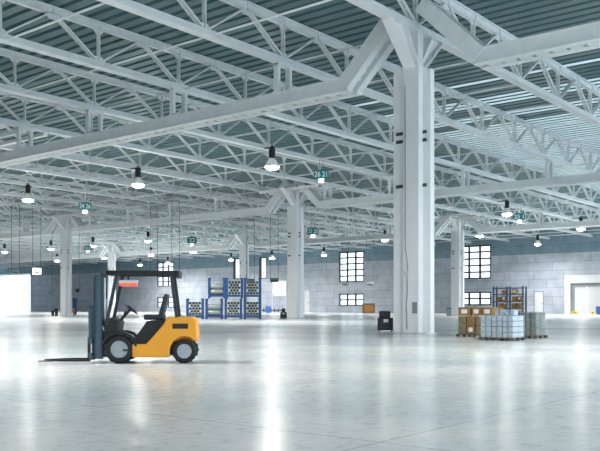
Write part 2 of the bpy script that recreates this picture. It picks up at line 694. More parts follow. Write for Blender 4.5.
def truss(j, label):
    b = BC + SB * j
    a_start = max(X0 + 2, 0.42 * b - 8) if j >= 0 else 2.0
    n0 = math.ceil((a_start - AC) / PA)
    n1 = math.floor((WALL - 1.0 - AC) / PA)
    xa, xb = AC + n0 * PA - 0.5, WALL - 0.02
    t = thing('roof_truss', label, 'truss', (AC, b, ZB), 0, 'roof trusses')
    o = -AC
    bc_, tc_ = MB(), MB()
    bc_.bb(xa + o, xb + o, -0.27, 0.27, 0, 0.09).bb(xa + o, xb + o, -0.15, 0.15, 0.09, HC)
    zt = ZT - ZB
    tc_.bb(xa + o, xb + o, -0.27, 0.27, zt - 0.09, zt).bb(xa + o, xb + o, -0.15, 0.15, zt - HC, zt - 0.09)
    for n in range(n0, n1 + 1):
        u = n * PA
        bc_.prism([(u - 0.48, HC), (u + 0.48, HC), (u + 0.22, HC + 0.26), (u - 0.22, HC + 0.26)], -0.05, 0.05)
        tc_.prism([(u - 0.2, zt - HC - 0.25), (u + 0.2, zt - HC - 0.25), (u + 0.4, zt - HC), (u - 0.4, zt - HC)], -0.05, 0.05)
        h = u + PA / 2
        tc_.prism([(h - 0.2, zt - HC - 0.24), (h + 0.2, zt - HC - 0.24), (h + 0.42, zt - HC), (h - 0.42, zt - HC)], -0.05, 0.05)
        tc_.bb(h - 0.05, h + 0.05, -0.24, 0.24, zt - HC, zt - 0.09)
        tc_.bb(u - 0.05, u + 0.05, -0.24, 0.24, zt - HC, zt - 0.09)
    bc_.build('bottom_chord', 'paint', t)
    tc_.build('top_chord', 'paint', t)
    for n in range(n0, n1 + 1):
        place('vertical', vert_me, t, (n * PA, 0, 0))
        place('diagonal', up_me, t, (n * PA, 0, 0))
        if n > n0:
            place('diagonal', dn_me, t, (n * PA, 0, 0))
    return t


NT = 31
for j in range(0, NT):
    if j == 0:
        lab = 'white steel roof truss resting on the fork of the big near column'
    else:
        lab = 'white steel roof truss, %s beyond the one over the big near column' % ORD[j - 1]
    truss(j, lab)

# thin tie rods joining the trusses at their bottom nodes
for n in range(-3, 20):
    a = AC + PA * n
    ys_ = BC
    ye_ = min(YL - 1, BC + SB * (NT - 1), (a + 8) / 0.42)
    if n in (0, 6, 12):
        pass
    m = MB()
    m.cyl((0, 0, 0), (0, ye_ - ys_, 0), 0.06, 8)
    if n == 0:
        lab = 'thin white tie rod passing directly over the big near column'
    elif n < 0:
        lab = 'thin white tie rod, %s before the one over the big near column' % ORD[-n - 1]
    else:
        lab = 'thin white tie rod, %s beyond the one over the big near column' % ORD[n - 1]
    o = m.build('tie_rod', 'paint', None, (a + 0.35, ys_, ZB + 0.12), smooth=True)
    tag(o, lab, 'rod', 'tie rods')

# ------------------------------------------------------------------ girders
GZ0, GZ1 = 12.68, 13.40
CW, CO = 0.50, 0.45                      # channel width and offset from the axis


def girder(a, y0, y1, label):
    t = thing('roof_girder', label, 'girder', (a, 0, 0), 0, 'roof girders')
    cols = [b for b in ([colB[0], NEARB] if a == colA[0] else colB) if y0 - 4 < b < y1 + 4]
    edges = [y0] + [e for b in cols for e in (b - 3.6, b + 3.6)] + [y1]
    spans = [(edges[i], edges[i + 1]) for i in range(0, len(edges), 2) if edges[i + 1] > edges[i] + 0.5]
    for p, q in spans:
        for s_ in (-1, 1):
            m = MB()
            m.bb(s_ * CO - CW / 2, s_ * CO + CW / 2, p, q, GZ0, GZ0 + 0.07)
            m.bb(s_ * CO - CW / 2 + 0.05, s_ * CO + CW / 2 - 0.05, p, q, GZ0 + 0.07, GZ1 - 0.07)
            m.bb(s_ * CO - CW / 2, s_ * CO + CW / 2, p, q, GZ1 - 0.07, GZ1)
            m.build('channel', 'paint', t)
        m = MB()
        y = p + 0.4
        while y < q - 0.8:
            m.bb(-CO, CO, y, y + 0.56, GZ0 + 0.02, GZ0 + 0.10)
            y += 0.78
        m.build('lattice', 'paint', t)
    for b in cols:
        for d_ in (-1, 1):
            if not (y0 - 1 < b + d_ * 3.6 < y1 + 1):
                continue
            P0 = Vector((0, b + d_ * 3.9, GZ0 + 0.41))
            P1 = Vector((0, b + d_ * 0.75, 16.2))
            for s_ in (-1, 1):
                m = MB()
                o = Vector((s_ * CO, 0, 0))
                m.bar(P0 + o, P1 + o, CW * 0.97, 0.78, up=(0, d_ * 0.6, 0.8))
                m.build('strut', 'paint', t)
            m = MB()
            for i in range(1, 9):
                m.box(P0.lerp(P1, i / 9), (2 * CO, 0.32, 0.2))
            m.build('lattice', 'paint', t)
    j = 0
    pm = MB()
    pm.bb(-0.62, -0.40, -0.16, 0.16, GZ1, ZB - 0.05).bb(-0.7, -0.32, -0.24, 0.24, GZ1, GZ1 + 0.06)
    pm.bb(0.40, 0.62, -0.16, 0.16, GZ1, ZB - 0.05).bb(0.32, 0.7, -0.24, 0.24, GZ1, GZ1 + 0.06)
    pm.bb(-0.62, 0.62, -0.22, 0.22, ZB - 0.14, ZB - 0.004)
    me = pm.mesh('post', 'paint')
    for j in range(0, NT):
        b = BC + SB * j
        if y0 < b < y1 and all(abs(b - c) > 4 for c in cols):
            place('post', me, t, (0, b, 0))
    return t


girder(colA[0], 3.0, 74.0, 'near white twin-channel girder bent up over the big near column')
girder(colA[1], 10.0, 162.0, 'white twin-channel girder passing over the column next to the blue pipe racks')
girder(colA[2], 30.0, 215.0, 'white twin-channel girder nearest the back wall, over the farthest columns')


# ------------------------------------------------------------------ columns
def make_column():
    ctop = 13.15
    t = thing('steel_column', '', 'column')
    MB().bb(-0.45, 0.45, -0.55, 0.35, 0.0, ctop + 0.15).build('core', 'colpaint', t)
    MB().bb(-0.3, 0.3, 0.35, 1.0, 0.0, ctop).build('pilaster', 'colpaint', t)
    MB().bb(0.0, 0.4, -0.95, -0.55, 0.0, ctop).build('pilaster', 'colpaint', t)
    m = MB()
    m.bb(-0.52, 0.52, -1.0, 1.06, 0.0, 0.03)
    m.build('base_plate', 'steel', t)
    # fork carrying the truss
    m = MB()
    m.bb(-0.25, 0.25, -0.4, 0.2, ctop + 0.15, ZB)
    m.build('king_post', 'colpaint', t)
    for d_ in (-1, 1):
        m = MB()
        z0, z1 = ctop + 0.1, ZB
        pl = [(d_ * 0.05, z0), (d_ * 0.45, z0), (d_ * 2.4, z1), (d_ * 1.3, z1)]
        m.prism(pl, -0.10, 0.0)
        e = [(d_ * 0.45, z0), (d_ * 0.53, z0), (d_ * 2.48, z1), (d_ * 2.4, z1)]
        m.prism(e, -0.38, 0.28)
        e = [(d_ * 0.0, z0 + .1), (d_ * 0.05, z0), (d_ * 1.3, z1), (d_ * 1.22, z1)]
        m.prism(e, -0.38, 0.28)
        m.build('fork_prong', 'colpaint', t)
    for z in (7.3, 9.55, 9.95):
        MB().bb(-0.36, -0.3, 0.34, 0.82, z, z + 0.16).bb(-0.31, 0.0, 0.80, 0.82, z, z + 0.1).build('clamp', 'dark', t)
        MB().bb(-0.06, 0.0, -0.75, -0.55, z, z + 0.16).build('clamp', 'dark', t)
    return t


c0 = make_column()
cols = [
    (0, 0, 'big white near column with a black tool cabinet at its foot'),
    (1, 1, 'white column standing just beside the blue pipe racks and a small black cabinet'),
    (1, 2, 'white column with two black bins and a blue locker at its foot'),
    (2, 1, 'white column standing behind the brown carton pallet, beside the big windows'),
    (2, 2, 'white column rising directly behind the blue pipe racks'),
    (2, 3, 'far white column seen behind the mast of the forklift'),
    (0, 1, 'white column beyond the near girder, just out of the picture'),
]
for k, (i, j, lab) in enumerate(cols):
    loc = (colA[i], NEARB if (i, j) == (0, 1) else colB[j], 0)
    if k == 0:
        c0.location = loc
        c0['label'] = lab
        c0['group'] = 'hall columns'
    else:
        t = copy_tree(c0, None, loc, None, lab, 'hall columns')
        lo = BC + SB * math.floor((loc[1] - BC) / SB) - loc[1]
        m = MB()
        for s_ in (-1.85, 0.0, 1.85):
            m.bar((s_, lo, ZB - 0.14), (s_, lo + SB, ZB - 0.14), 0.36, 0.28)
        m.build('header_frame', 'colpaint', t)
# fittings seen only on the near column
MB().bb(-0.49, -0.45, -0.48, -0.22, 1.0, 1.55).build('access_panel', 'pipe', c0)
MB().bb(-0.52, -0.45, 0.0, 0.28, 2.85, 3.1).build('socket_box', 'white', c0)
m = MB()
m.tube([(-0.47, 0.05, 3.1), (-0.47, 0.1, 3.7), (-0.47, 0.2, 4.2), (-0.47, 0.22, 12.4)], 0.02, 6)
m.tube([(-0.47, 0.12, 2.85), (-0.47, 0.08, 2.3), (-0.47, 0.14, 1.4), (-0.47, 0.1, 0.2)], 0.025, 6)
m.build('cable', 'grey', c0)

# ------------------------------------------------------------------ high-bay lamps
LR = 0.64


def make_lamp():
    t = thing('high_bay_lamp', '', 'lamp')           # origin at the lens centre
    m = MB()
    m.cyl((0, 0, 1.95), (0, 0, 1.70), 0.06, 8)
    m.build('hanger', 'dark', t)
    m = MB()
    m.lathe([(0.0, 1.72), (0.24, 1.72), (0.27, 1.66), (0.27, 0.86), (0.22, 0.76), (0.0, 0.76)], 16)
    for z in (0.95, 1.1, 1.25, 1.4, 1.55):
        m.lathe([(0.27, z - 0.02), (0.31, z - 0.02), (0.31, z + 0.02), (0.27, z + 0.02)], 16)
    m.build('ballast_housing', 'black', t, smooth=True)
    m = MB()
    m.lathe([(0.20, 0.78), (0.30, 0.66), (0.46, 0.38), (LR - 0.03, 0.10), (LR, 0.0), (LR - 0.03, 0.0), (LR - 0.06, 0.10), (0.43, 0.36), (0.27, 0.64), (0.18, 0.74)], 24)
    m.build('shade', 'shade', t, smooth=True)
    m = MB()
    m.lathe([(LR - 0.05, 0.07), (LR - 0.05, -0.04), (0.50, -0.15), (0.36, -0.22), (0.2, -0.26), (0.0, -0.27)], 24)
    m.build('lens', 'lens', t, smooth=True)
    return t


def lamp_light(t):
    ld = bpy.data.lights.new('lamp_light', 'AREA')
    ld.shape = 'DISK'
    ld.size = 1.0
    ld.energy = LAMP_W
    ld.color = (1.0, 0.99, 0.97)
    ld.spread = math.radians(160)
    o = bpy.data.objects.new('lamp_light', ld)
    COL.objects.link(o)
    o.parent = t
    o.location = (0, 0, -0.38)
    return o


LPX = [  # rows of lamps, each from the big column's side outwards (photo x, y of the lens)
    ('nearest', [(272, 167), (138, 185), (28, 200)]),
    ('second', [(507, 214), (148, 241), (93, 246), (51, 249), (4.5, 252)]),
    ('third', [(581, 229), (480, 236), (385, 240), (246, 249), (193, 252), (151, 255), (104, 258), (57, 261)]),
    ('farthest', [(543, 245), (324, 255), (272, 258), (231, 260), (185, 264), (140, 265)]),
]
proto = None
RIG = []
for row, pts in LPX:
    for i, (x, y) in enumerate(pts):
        p = D(x, FPX * 11.9 / (HOR - y), EYE + 11.9)
        jj = round((p.y - BC) / SB)
        bt = BC + SB * jj
        s_ = bt / p.y                                 # slide along the sight line onto the truss
        h = 11.9 * s_
        h = min(max(h, 11.4), 12.15)
        q = D(x, FPX * h / (HOR - y), EYE + h)
        if q.x > 150.5:                               # keep clear of the back wall
            q = Vector((150.5, q.y, q.z))
        lab = 'round white high-bay lamp, %s from the big column in the %s lamp row' % (ORD[i], row)
        if proto is None:
            proto = make_lamp()
            t = proto
        else:
            t = copy_tree(proto)
        t.location = q
        t['label'] = lab
        t['category'] = 'lamp'
        t['group'] = 'high-bay lamps'
        RIG.append((t, q, bt))
FILL_LAMPS = [(8.0, 0), (8.0, 2), (25.0, -2), (126.0, 2), (126.0, 0), (154.0, 0), (154.0, 2),
         (25.0, 6), (54.0, 10), (54.0, 12), (80.0, 15)]  # lamps added out of view to brighten the floor and columns
for k, (a, j) in enumerate(FILL_LAMPS):
    q = Vector((a, BC + SB * j, 13.0))
    t = copy_tree(proto)
    t.location = q
    t['label'] = 'added high-bay fill lamp out of view, %s counted from the hall front' % ORD[k]
    RIG.append((t, q, q.y))
for t, q, bt in RIG:
    lamp_light(t)
    m = MB()                                           # cord and arm up to the truss
    dy = bt - q.y
    m.cyl((0, 0, 1.9), (0, 0, ZB - q.z), 0.03, 6)
    if abs(dy) > 0.3:
        m.bar((0, 0, ZB - q.z + 0.05), (0, dy, ZB - q.z + 0.05), 0.1, 0.1)
    m.build('cord', 'dark', t)


# ------------------------------------------------------------------ aisle signs
def text_mesh(txt, size):
    cu = bpy.data.curves.new('number', 'FONT')
    cu.body = txt
    cu.size = size
    cu.extrude = 0.012
    cu.offset = size * 0.012
    cu.align_x = 'CENTER'
    cu.align_y = 'CENTER'
    o = bpy.data.objects.new('number', cu)
    COL.objects.link(o)
    dg = bpy.context.evaluated_depsgraph_get()
    dg.update()
    me = bpy.data.meshes.new_from_object(o.evaluated_get(dg))
    bpy.data.objects.remove(o)
    bpy.data.curves.remove(cu)
    me.materials.clear()
    me.materials.append(M['signwhite'])
    return me


SIGNS = [
    (321.3, 174, 15, '26 21', 'teal sign reading 26 21 hanging ahead of the column beside the racks'),
    (85, 206, 13, '24 26', 'teal sign reading 24 26 hanging over the column with the bins'),
    (88, 248, 8, '24 23', 'small far teal sign below the one reading 24 26'),
    (192, 240, 9.5, '22', 'small far teal sign hanging above the forklift and the racks'),
    (313, 231, 11.5, '23 20', 'teal sign beside the top of the column next to the racks'),
    (519.5, 216.5, 11, '25 1', 'teal sign hanging next to a lamp above the steel shelf of cartons'),
]
for x, y, wpx, txt, lab in SIGNS:
    h = 11.7
    p = D(x, FPX * h / (HOR - y), EYE + h)
    bt = BC + SB * (round((p.y - BC) / SB) - (1 if x == 88 else 0))
    h = min(max(h * bt / p.y, 10.6), 12.5)
    Z = FPX * h / (HOR - y)
    p = D(x, Z, EYE + h)
    # faces the camera side of the hall
    ang = math.atan2(-p.y, -p.x)
    t = thing('aisle_sign', lab, 'sign', p, ang + PI / 2, 'aisle signs')
    W_ = wpx / FPX * Z
    Hh = W_ * (0.62 if len(txt) > 2 else 0.75)
    m = MB()
    pl = [(-W_ * .42, -Hh / 2), (W_ * .42, -Hh / 2), (W_ * .5, -Hh * .25), (W_ * .5, Hh * .22), (W_ * .42, Hh * .42), (0, Hh / 2), (-W_ * .42, Hh * .42), (-W_ * .5, Hh * .25), (-W_ * .5, -Hh * .25)]
    m.prism(pl, -0.06, 0.06)
    m.build('panel', 'signgreen', t)
    tm = text_mesh(txt, Hh * 0.80)
    n_ = place('number', tm, t, (0, -0.075, -Hh * 0.05))
    n_.rotation_euler = (PI / 2, 0, 0)
    sc = W_ * 0.82 / max(0.01, max(v.co.x for v in tm.vertices) - min(v.co.x for v in tm.vertices))
    n_.scale = (min(sc, 1.1), 1, 1)
    MB().bb(-W_ * .17, W_ * .17, -0.12, 0.12, -Hh / 2 - W_ * 0.27, -Hh / 2).build('emergency_light', 'lightbox', t)
    m = MB()
    m.cyl((-W_ * .12, 0, Hh * 0.4), (-W_ * .12, 0, ZB - p.z + 0.02), 0.025, 6)
    m.cyl((W_ * .12, 0, Hh * 0.4), (W_ * .12, 0, ZB - p.z + 0.02), 0.025, 6)
    m.build('hanger', 'grey', t)

# ------------------------------------------------------------------ boxes on long cables
PEND = [  # x left, x right, y box top, y box bottom, depth, kind, label
    (366, 373.8, 282, 285.6, 150, 'grey', 'grey control box on two long cables beside the tall window with the crate below'),
    (342.3, 348.5, 283.2, 285.4, 150, 'grey', 'slim control box hanging on two cables in front of the tall window'),
    (270, 278.6, 278, 282.2, 118, 'grey', 'grey control box hanging on two cables right beside the rack column'),
    (246.6, 254.8, 279, 282.5, 128, 'grey', 'grey control box on cables above the blue pipe racks'),
    (150.3, 157.6, 270.6, 274, 112, 'grey', 'dark control box on cables above the forklift seat'),
    (171.6, 179.8, 271, 277.8, 106, 'grey', 'deep dark control box on cables above the rear of the forklift'),
    (11.3, 19.4, 269.5, 273.8, 110, 'grey', 'control box hanging on cables in front of the bright gate'),
    (32.6, 41, 267.8, 274.3, 112, 'lightbox', 'white lit box hanging on two cables beside the bright gate'),
    (48.6, 52.0, 291, 294, 150, 'grey', 'small grey box on one cable close to the column with bins'),
    (75.6, 79.3, 288.6, 292.2, 135, 'black', 'small black box on a cable above the blue locker'),
]
for xl, xr, yt, yb_, Z, mt, lab in PEND:
    p = D((xl + xr) / 2, Z)
    zt_, zb_ = hz(yt, Z), hz(yb_, Z)
    W_ = (xr - xl) / FPX * Z
    ang = math.atan2(-p.y, -p.x) + PI / 2
    bt = BC + SB * round((p.y - BC) / SB)
    p = p * (bt / p.y) if abs(bt / p.y - 1) < 0.02 else p
    t = thing('hanging_control_box', lab, 'control box', (p.x, p.y, zb_), ang, 'boxes on cables')
    H_ = zt_ - zb_
    m = MB()
    m.bb(-W_ / 2, W_ / 2, -0.25, 0.25, 0, H_)
    m.build('housing', mt, t, bevel=0.03)
    MB().bb(-W_ * .3, W_ * .3, -0.27, -0.25, H_ * .2, H_ * .45).build('panel', 'dark' if mt != 'lightbox' else 'white', t)
    for e in ((-1, 1) if W_ > 0.8 else (1,)):
        m = MB()
        m.cyl((e * W_ * .46, 0, H_), (e * W_ * .46, 0, ZB + 0.1 - zb_), 0.035, 6)
        m.build('cable', 'cable', t)
    dy = bt - p.y                                      # arms from the cable heads across to the truss
    ly, lx = dy * math.cos(ang), dy * math.sin(ang)
    m = MB()
    m.bar((-W_ * .5, 0, ZB + 0.05 - zb_), (W_ * .5, 0, ZB + 0.05 - zb_), 0.1, 0.1)
    m.bar((0, 0, ZB + 0.05 - zb_), (lx, ly, ZB + 0.05 - zb_), 0.1, 0.1)
    m.build('top_bracket', 'grey', t)

# ------------------------------------------------------------------ forklift
RV = Vector((sn, -cs, 0))           # picture right, on the floor
FV = Vector((cs, sn, 0))            # away from the camera
head = (-RV * 1.0 - FV * 0.07).normalized()
lift_ang = math.atan2(head.y, head.x)
side = Vector((-head.y, head.x, 0))           # left of the truck = towards the camera
near_contact = F(119, 363.6)
fk = thing('forklift', 'orange and black counterbalance forklift with raised black overhead guard and lowered forks', 'forklift',
           near_contact - side * 0.55, lift_ang)
TW = 0.55


def wheel(u, y, R, wd, parent, so):
    t = MB()
    prof = [(R * 0.62, -wd / 2), (R * 0.9, -wd / 2), (R, -wd * 0.36), (R, wd * 0.36), (R * 0.9, wd / 2), (R * 0.62, wd / 2), (R * 0.62, -wd / 2)]
    n = 28
    vs, fs = [], []
    for r, yy in prof:
        vs += [(r * math.cos(2 * PI * i / n), yy, r * math.sin(2 * PI * i / n)) for i in range(n)]
    for k in range(len(prof) - 1):
        for i in range(n):
            j = (i + 1) % n
            fs.append((k * n + i, k * n + j, (k + 1) * n + j, (k + 1) * n + i))
    t.add(vs, fs)
    for i in range(n):
        if i % 2 == 0:
            an = 2 * PI * i / n
            t.bar((R * 0.99 * math.cos(an), -wd * .42, R * 0.99 * math.sin(an)), (R * 0.99 * math.cos(an + .1), 0, R * 0.99 * math.sin(an + .1)), 0.03, 0.03)
            t.bar((R * 0.99 * math.cos(an), wd * .42, R * 0.99 * math.sin(an)), (R * 0.99 * math.cos(an + .1), 0, R * 0.99 * math.sin(an + .1)), 0.03, 0.03)
    ty = t.build('wheel', 'rubber', parent, (u, y, R), smooth=False)
    r = MB()
    r.cyl((0, -wd * .30, 0), (0, wd * .30, 0), R * 0.64, 24)
    r.cyl((0, so * wd * .30, 0), (0, so * wd * .42, 0), R * 0.26, 12)
    for k in range(6):
        an = 2 * PI * k / 6
        r.cyl((R * .42 * math.cos(an), so * wd * .3, R * .42 * math.sin(an)), (R * .42 * math.cos(an), so * wd * .35, R * .42 * math.sin(an)), 0.02, 6)
    r.build('rim', 'steel', ty)


for y, so in ((TW - .13, 1), (-TW + .13, -1)):
    wheel(0.0, y, 0.325, 0.26, fk, so)
    wheel(-1.49, y, 0.275, 0.20, fk, so)
# chassis
m = MB()
m.prism([(0.30, 0.16), (0.30, 0.55), (-0.1, 0.62), (-0.34, 0.46), (-1.1, 0.46), (-1.5, 0.5), (-1.5, 0.2), (-1.1, 0.16)], -0.27, 0.27)
m.build('chassis', 'dark', fk)
# counterweight and orange side panels
cw = [(-0.30, 0.14), (-0.30, 0.45), (-0.62, 0.45), (-1.02, 0.92), (-1.10, 1.07), (-1.68, 1.07), (-1.76, 1.0), (-1.78, 0.42), (-1.74, 0.36)]
arch = [(-1.49 - 0.335 * math.cos(t_), 0.29 + 0.335 * math.sin(t_)) for t_ in [math.radians(a_) for a_ in (40, 65, 90, 115, 140, 165, 180)]]
cw = cw[:7] + [(-1.79, 0.60)] + arch + [(-1.155, 0.14)]
for s_ in (1, -1):
    m = MB()
    m.prism(cw, s_ * 0.28, s_ * 0.56)
    m.build('side_panel', 'orange', fk, bevel=0.025)
m = MB()
m.prism([(-1.05, 0.55), (-1.05, 1.07), (-1.68, 1.07), (-1.78, 1.0), (-1.8, 0.5), (-1.3, 0.5)], -0.28, 0.28)
m.build('counterweight', 'orange', fk, bevel=0.02)
MB().bb(-1.58, -1.22, 0.56, 0.565, 0.80, 0.92).build('side_grille', 'black', fk)
# engine hood and cowl (black)
m = MB()
m.prism([(-0.30, 0.45), (-0.62, 0.45), (-1.02, 0.92), (-1.08, 1.02), (-0.62, 0.98), (-0.50, 0.80), (-0.36, 0.62)], -0.46, 0.46)
m.build('engine_hood', 'black', fk, bevel=0.02)
m = MB()
m.prism([(0.34, 0.55), (0.36, 0.98), (0.20, 1.06), (0.02, 0.96), (0.06, 0.66), (-0.28, 0.52), (-0.30, 0.45), (0.2, 0.45)], -0.46, 0.46)
m.build('front_cowl', 'black', fk, bevel=0.02)
for s_ in (1, -1):
    m = MB()
    arc = [(0.42 * math.cos(t_), 0.325 + 0.42 * math.sin(t_)) for t_ in [math.radians(a_) for a_ in range(20, 171, 15)]]
    arc2 = [(0.37 * math.cos(t_), 0.325 + 0.37 * math.sin(t_)) for t_ in [math.radians(a_) for a_ in range(170, 19, -15)]]
    m.prism(arc + arc2, s_ * 0.28, s_ * 0.57)
    m.build('mudguard', 'black', fk)
m = MB()
m.bb(-0.35, 0.0, 0.30, 0.52, 0.28, 0.33)
m.build('step', 'dark', fk)
# seat
st = MB().bb(-1.0, -0.52, -0.25, 0.25, 1.0, 1.13).build('seat', 'dark', fk, bevel=0.04)
m = MB()
m.prism([(-0.98, 1.10), (-0.86, 1.12), (-1.0, 1.62), (-1.10, 1.60)], -0.23, 0.23)
m.build('seat_backrest', 'dark', st, bevel=0.03)
# steering
m = MB()
m.bar((0.08, 0, 0.95), (-0.18, 0, 1.24), 0.06, 0.06)
sc_ = m.build('steering_column', 'black', fk)
m = MB()
m.torus((-0.2, 0, 1.26), (-0.62, 0, 0.78), 0.17, 0.018)
m.bar((-0.2, -0.16, 1.26), (-0.2, 0.16, 1.26), 0.03, 0.02)
m.build('steering_wheel', 'black', sc_)
for k in range(3):
    m = MB()
    m.cyl((0.05, -0.2 - 0.07 * k, 0.95), (-0.02, -0.2 - 0.07 * k, 1.16), 0.012, 6)
    m.cyl((-0.02, -0.2 - 0.07 * k, 1.16), (-0.03, -0.2 - 0.07 * k, 1.2), 0.022, 8)
    m.build('lever', 'black', fk)
# overhead guard
for s_ in (1, -1):
    m = MB()
    m.bar((0.30, s_ * 0.46, 0.9), (0.06, s_ * 0.46, 2.08), 0.07, 0.07)
    m.build('guard_post', 'dark', fk)
    m = MB()
    m.bar((-1.32, s_ * 0.46, 1.0), (-1.18, s_ * 0.46, 2.08), 0.07, 0.07)
    m.build('guard_post', 'dark', fk)
m = MB()
m.bb(-1.30, 0.30, 0.42, 0.50, 2.05, 2.15).bb(-1.30, 0.30, -0.50, -0.42, 2.05, 2.15)
m.bb(0.22, 0.30, -0.5, 0.5, 2.05, 2.15).bb(-1.36, -1.26, -0.5, 0.5, 2.0, 2.15)
for k in range(9):
    u = 0.12 - k * 0.16
    m.bb(u - 0.025, u + 0.025, -0.44, 0.44, 2.08, 2.12)
m.build('guard_roof', 'black', fk)
# work light on the guard: white over red
wl_ = MB().bb(-0.42, 0.02, 0.36, 0.50, 1.86, 1.93).build('work_light', 'white', fk, bevel=0.015)
MB().bb(-0.40, 0.0, 0.37, 0.49, 1.79, 1.86).build('red_lamp', 'red', wl_)
MB().bar((-0.2, 0.44, 1.92), (-0.2, 0.44, 2.07), 0.04, 0.04).build('bracket', 'black', wl_)
# mast
for s_ in (1, -1):
    m = MB()
    m.bb(0.40, 0.58, s_ * 0.34, s_ * 0.42, 0.10, 2.06).bb(0.40, 0.44, s_ * 0.26, s_ * 0.42, 0.10, 2.06).bb(0.54, 0.58, s_ * 0.26, s_ * 0.42, 0.10, 2.06)
    m.build('mast_rail', 'mast', fk)
    m = MB()
    m.bb(0.46, 0.62, s_ * 0.22, s_ * 0.29, 0.14, 2.0)
    m.build('inner_mast_rail', 'mast', fk)
    m = MB()
    m.cyl((0.38, s_ * 0.22, 0.2), (0.38, s_ * 0.22, 1.5), 0.04, 10)
    m.cyl((0.38, s_ * 0.22, 1.5), (0.38, s_ * 0.22, 1.98), 0.022, 10)
    m.build('lift_cylinder', 'steel', fk)
    m = MB()
    m.cyl((0.1, s_ * 0.38, 0.5), (0.42, s_ * 0.38, 0.85), 0.035, 8)
    m.build('tilt_cylinder', 'steel', fk)
for z in (0.25, 1.1, 1.98):
    MB().bb(0.40, 0.47, -0.40, 0.40, z, z + 0.11).build('mast_crossbar', 'mast', fk)
m = MB()
m.bar((0.52, 0.07, 0.5), (0.52, 0.07, 1.98), 0.03, 0.02).bar((0.52, -0.07, 0.5), (0.52, -0.07, 1.98), 0.03, 0.02)
m.build('lift_chain', 'black', fk)
# carriage, load backrest, forks
m = MB()
m.bb(0.63, 0.70, -0.50, 0.50, 0.12, 0.24).bb(0.63, 0.70, -0.50, 0.50, 0.46, 0.58)
m.bb(0.62, 0.68, -0.2, -0.1, 0.12, 0.58).bb(0.62, 0.68, 0.1, 0.2, 0.12, 0.58)
m.build('carriage', 'mast', fk)
m = MB()
for y in (-0.50, -0.25, 0.0, 0.25, 0.50):
    m.bb(0.66, 0.70, y - 0.02, y + 0.02, 0.5, 1.32)
m.bb(0.66, 0.70, -0.52, 0.52, 1.28, 1.34)
m.build('load_backrest', 'mast', fk)
for s_ in (1, -1):
    m = MB()
    m.bb(0.70, 0.75, s_ * 0.30 - 0.06, s_ * 0.30 + 0.06, 0.04, 0.60)
    m.prism([(0.70, 0.04), (0.70, 0.09), (1.2, 0.085), (1.88, 0.06), (1.88, 0.04)], s_ * 0.30 - 0.06, s_ * 0.30 + 0.06)
    m.build('fork', 'black', fk)


# ------------------------------------------------------------------ pallets and cartons
def carton(name, lab, cat, group, x0, y0, z0, sx, sy, sz, mt, label_face=False, tape='tape'):
    """box with tape; sx along the trusses, sy along the girders; x0,y0 the corner nearest the camera side"""
    t = thing(name, lab, cat, (x0 + sx / 2, y0 + sy / 2, z0), 0, group)
    g = 0.018
    MB().bb(-sx / 2 + g, sx / 2 - g, -sy / 2 + g, sy / 2 - g, 0, sz - g).build('box', mt, t, bevel=0.012)
    m = MB()
    m.bb(-sx / 2 + g - .003, -sx / 2 + g, -0.035, 0.035, sz * .05, sz - g)
    m.bb(-sx / 2 + g - .003, sx / 2 - g, -0.035, 0.035, sz - g, sz - g + .003)
    m.build('tape', tape, t)
    if label_face:
        MB().bb(-sx / 2 + g - .008, -sx / 2 + g, -sy * .26, sy * .22, sz * .25, sz * .72).build('paper_label', 'label', t)
    return t


def pallet(lab, x0, y0, sx, sy):
    t = thing('pallet', lab, 'pallet', (x0, y0, 0), 0, 'wooden pallets')
    m = MB()
    for k in range(6):
        yy = sy * k / 6
        m.bb(0, sx, yy + 0.02, yy + sy / 6 - 0.02, 0.10, 0.125)
    m.build('deck_board', 'wood', t)
    for xx in (0.0, sx / 2 - 0.05, sx - 0.1):
        MB().bb(xx, xx + 0.1, 0, sy, 0.075, 0.10).build('stringer', 'wood', t)
        for yy in (0.0, sy / 2 - 0.07, sy - 0.14):
            MB().bb(xx, xx + 0.1, yy, yy + 0.14, 0.0, 0.075).build('block', 'wood', t)
    return t


# brown carton pallet
p = F(457.3, 336.6)
PX, PY = p.x, p.y - 1.72            # far-right bottom corner start; the front face spans PY .. p.y
pallet('dark wooden pallet under the brown cartons', PX - 0.04, PY, 1.2, 1.76)
ZP = 0.125
top3 = [(p.y - 0.62, 0.60), (p.y - 1.12, 0.46), (p.y - 1.68, 0.54)]
names3 = ['farthest from the white cartons', 'in the middle of the three', 'nearest the white cartons']
for (yy, w_), nm in zip(top3, names3):
    carton('carton', 'brown carton with a white label on the top layer, ' + nm, 'carton', 'top brown cartons', PX, yy, ZP + 0.80, 0.58, w_, 0.39, 'carton', True)
    carton('carton', 'brown carton behind the labelled top one ' + nm, 'carton', 'top brown cartons', PX + 0.6, yy, ZP + 0.80, 0.55, w_, 0.36, 'carton', False)
for r in range(2):
    for k in range(4):
        for dpt in range(2):
            mt = ['cartongrey', 'carton2', 'cartongrey', 'carton'][(k + r * 2 + dpt) % 4] if r else ['cartongrey', 'carton', 'cartongrey', 'carton2'][k]
            lab = 'mixed brown carton, %s from the free end, in the %s layer, %s row' % (ORD[k], ['bottom', 'middle'][r], ['front', 'back'][dpt])
            carton('carton', lab, 'carton', 'lower brown cartons', PX + dpt * 0.58, p.y - 0.42 * (k + 1), ZP + 0.40 * r, 0.57, 0.41, 0.395, mt, r == 0 and k in (1, 3))

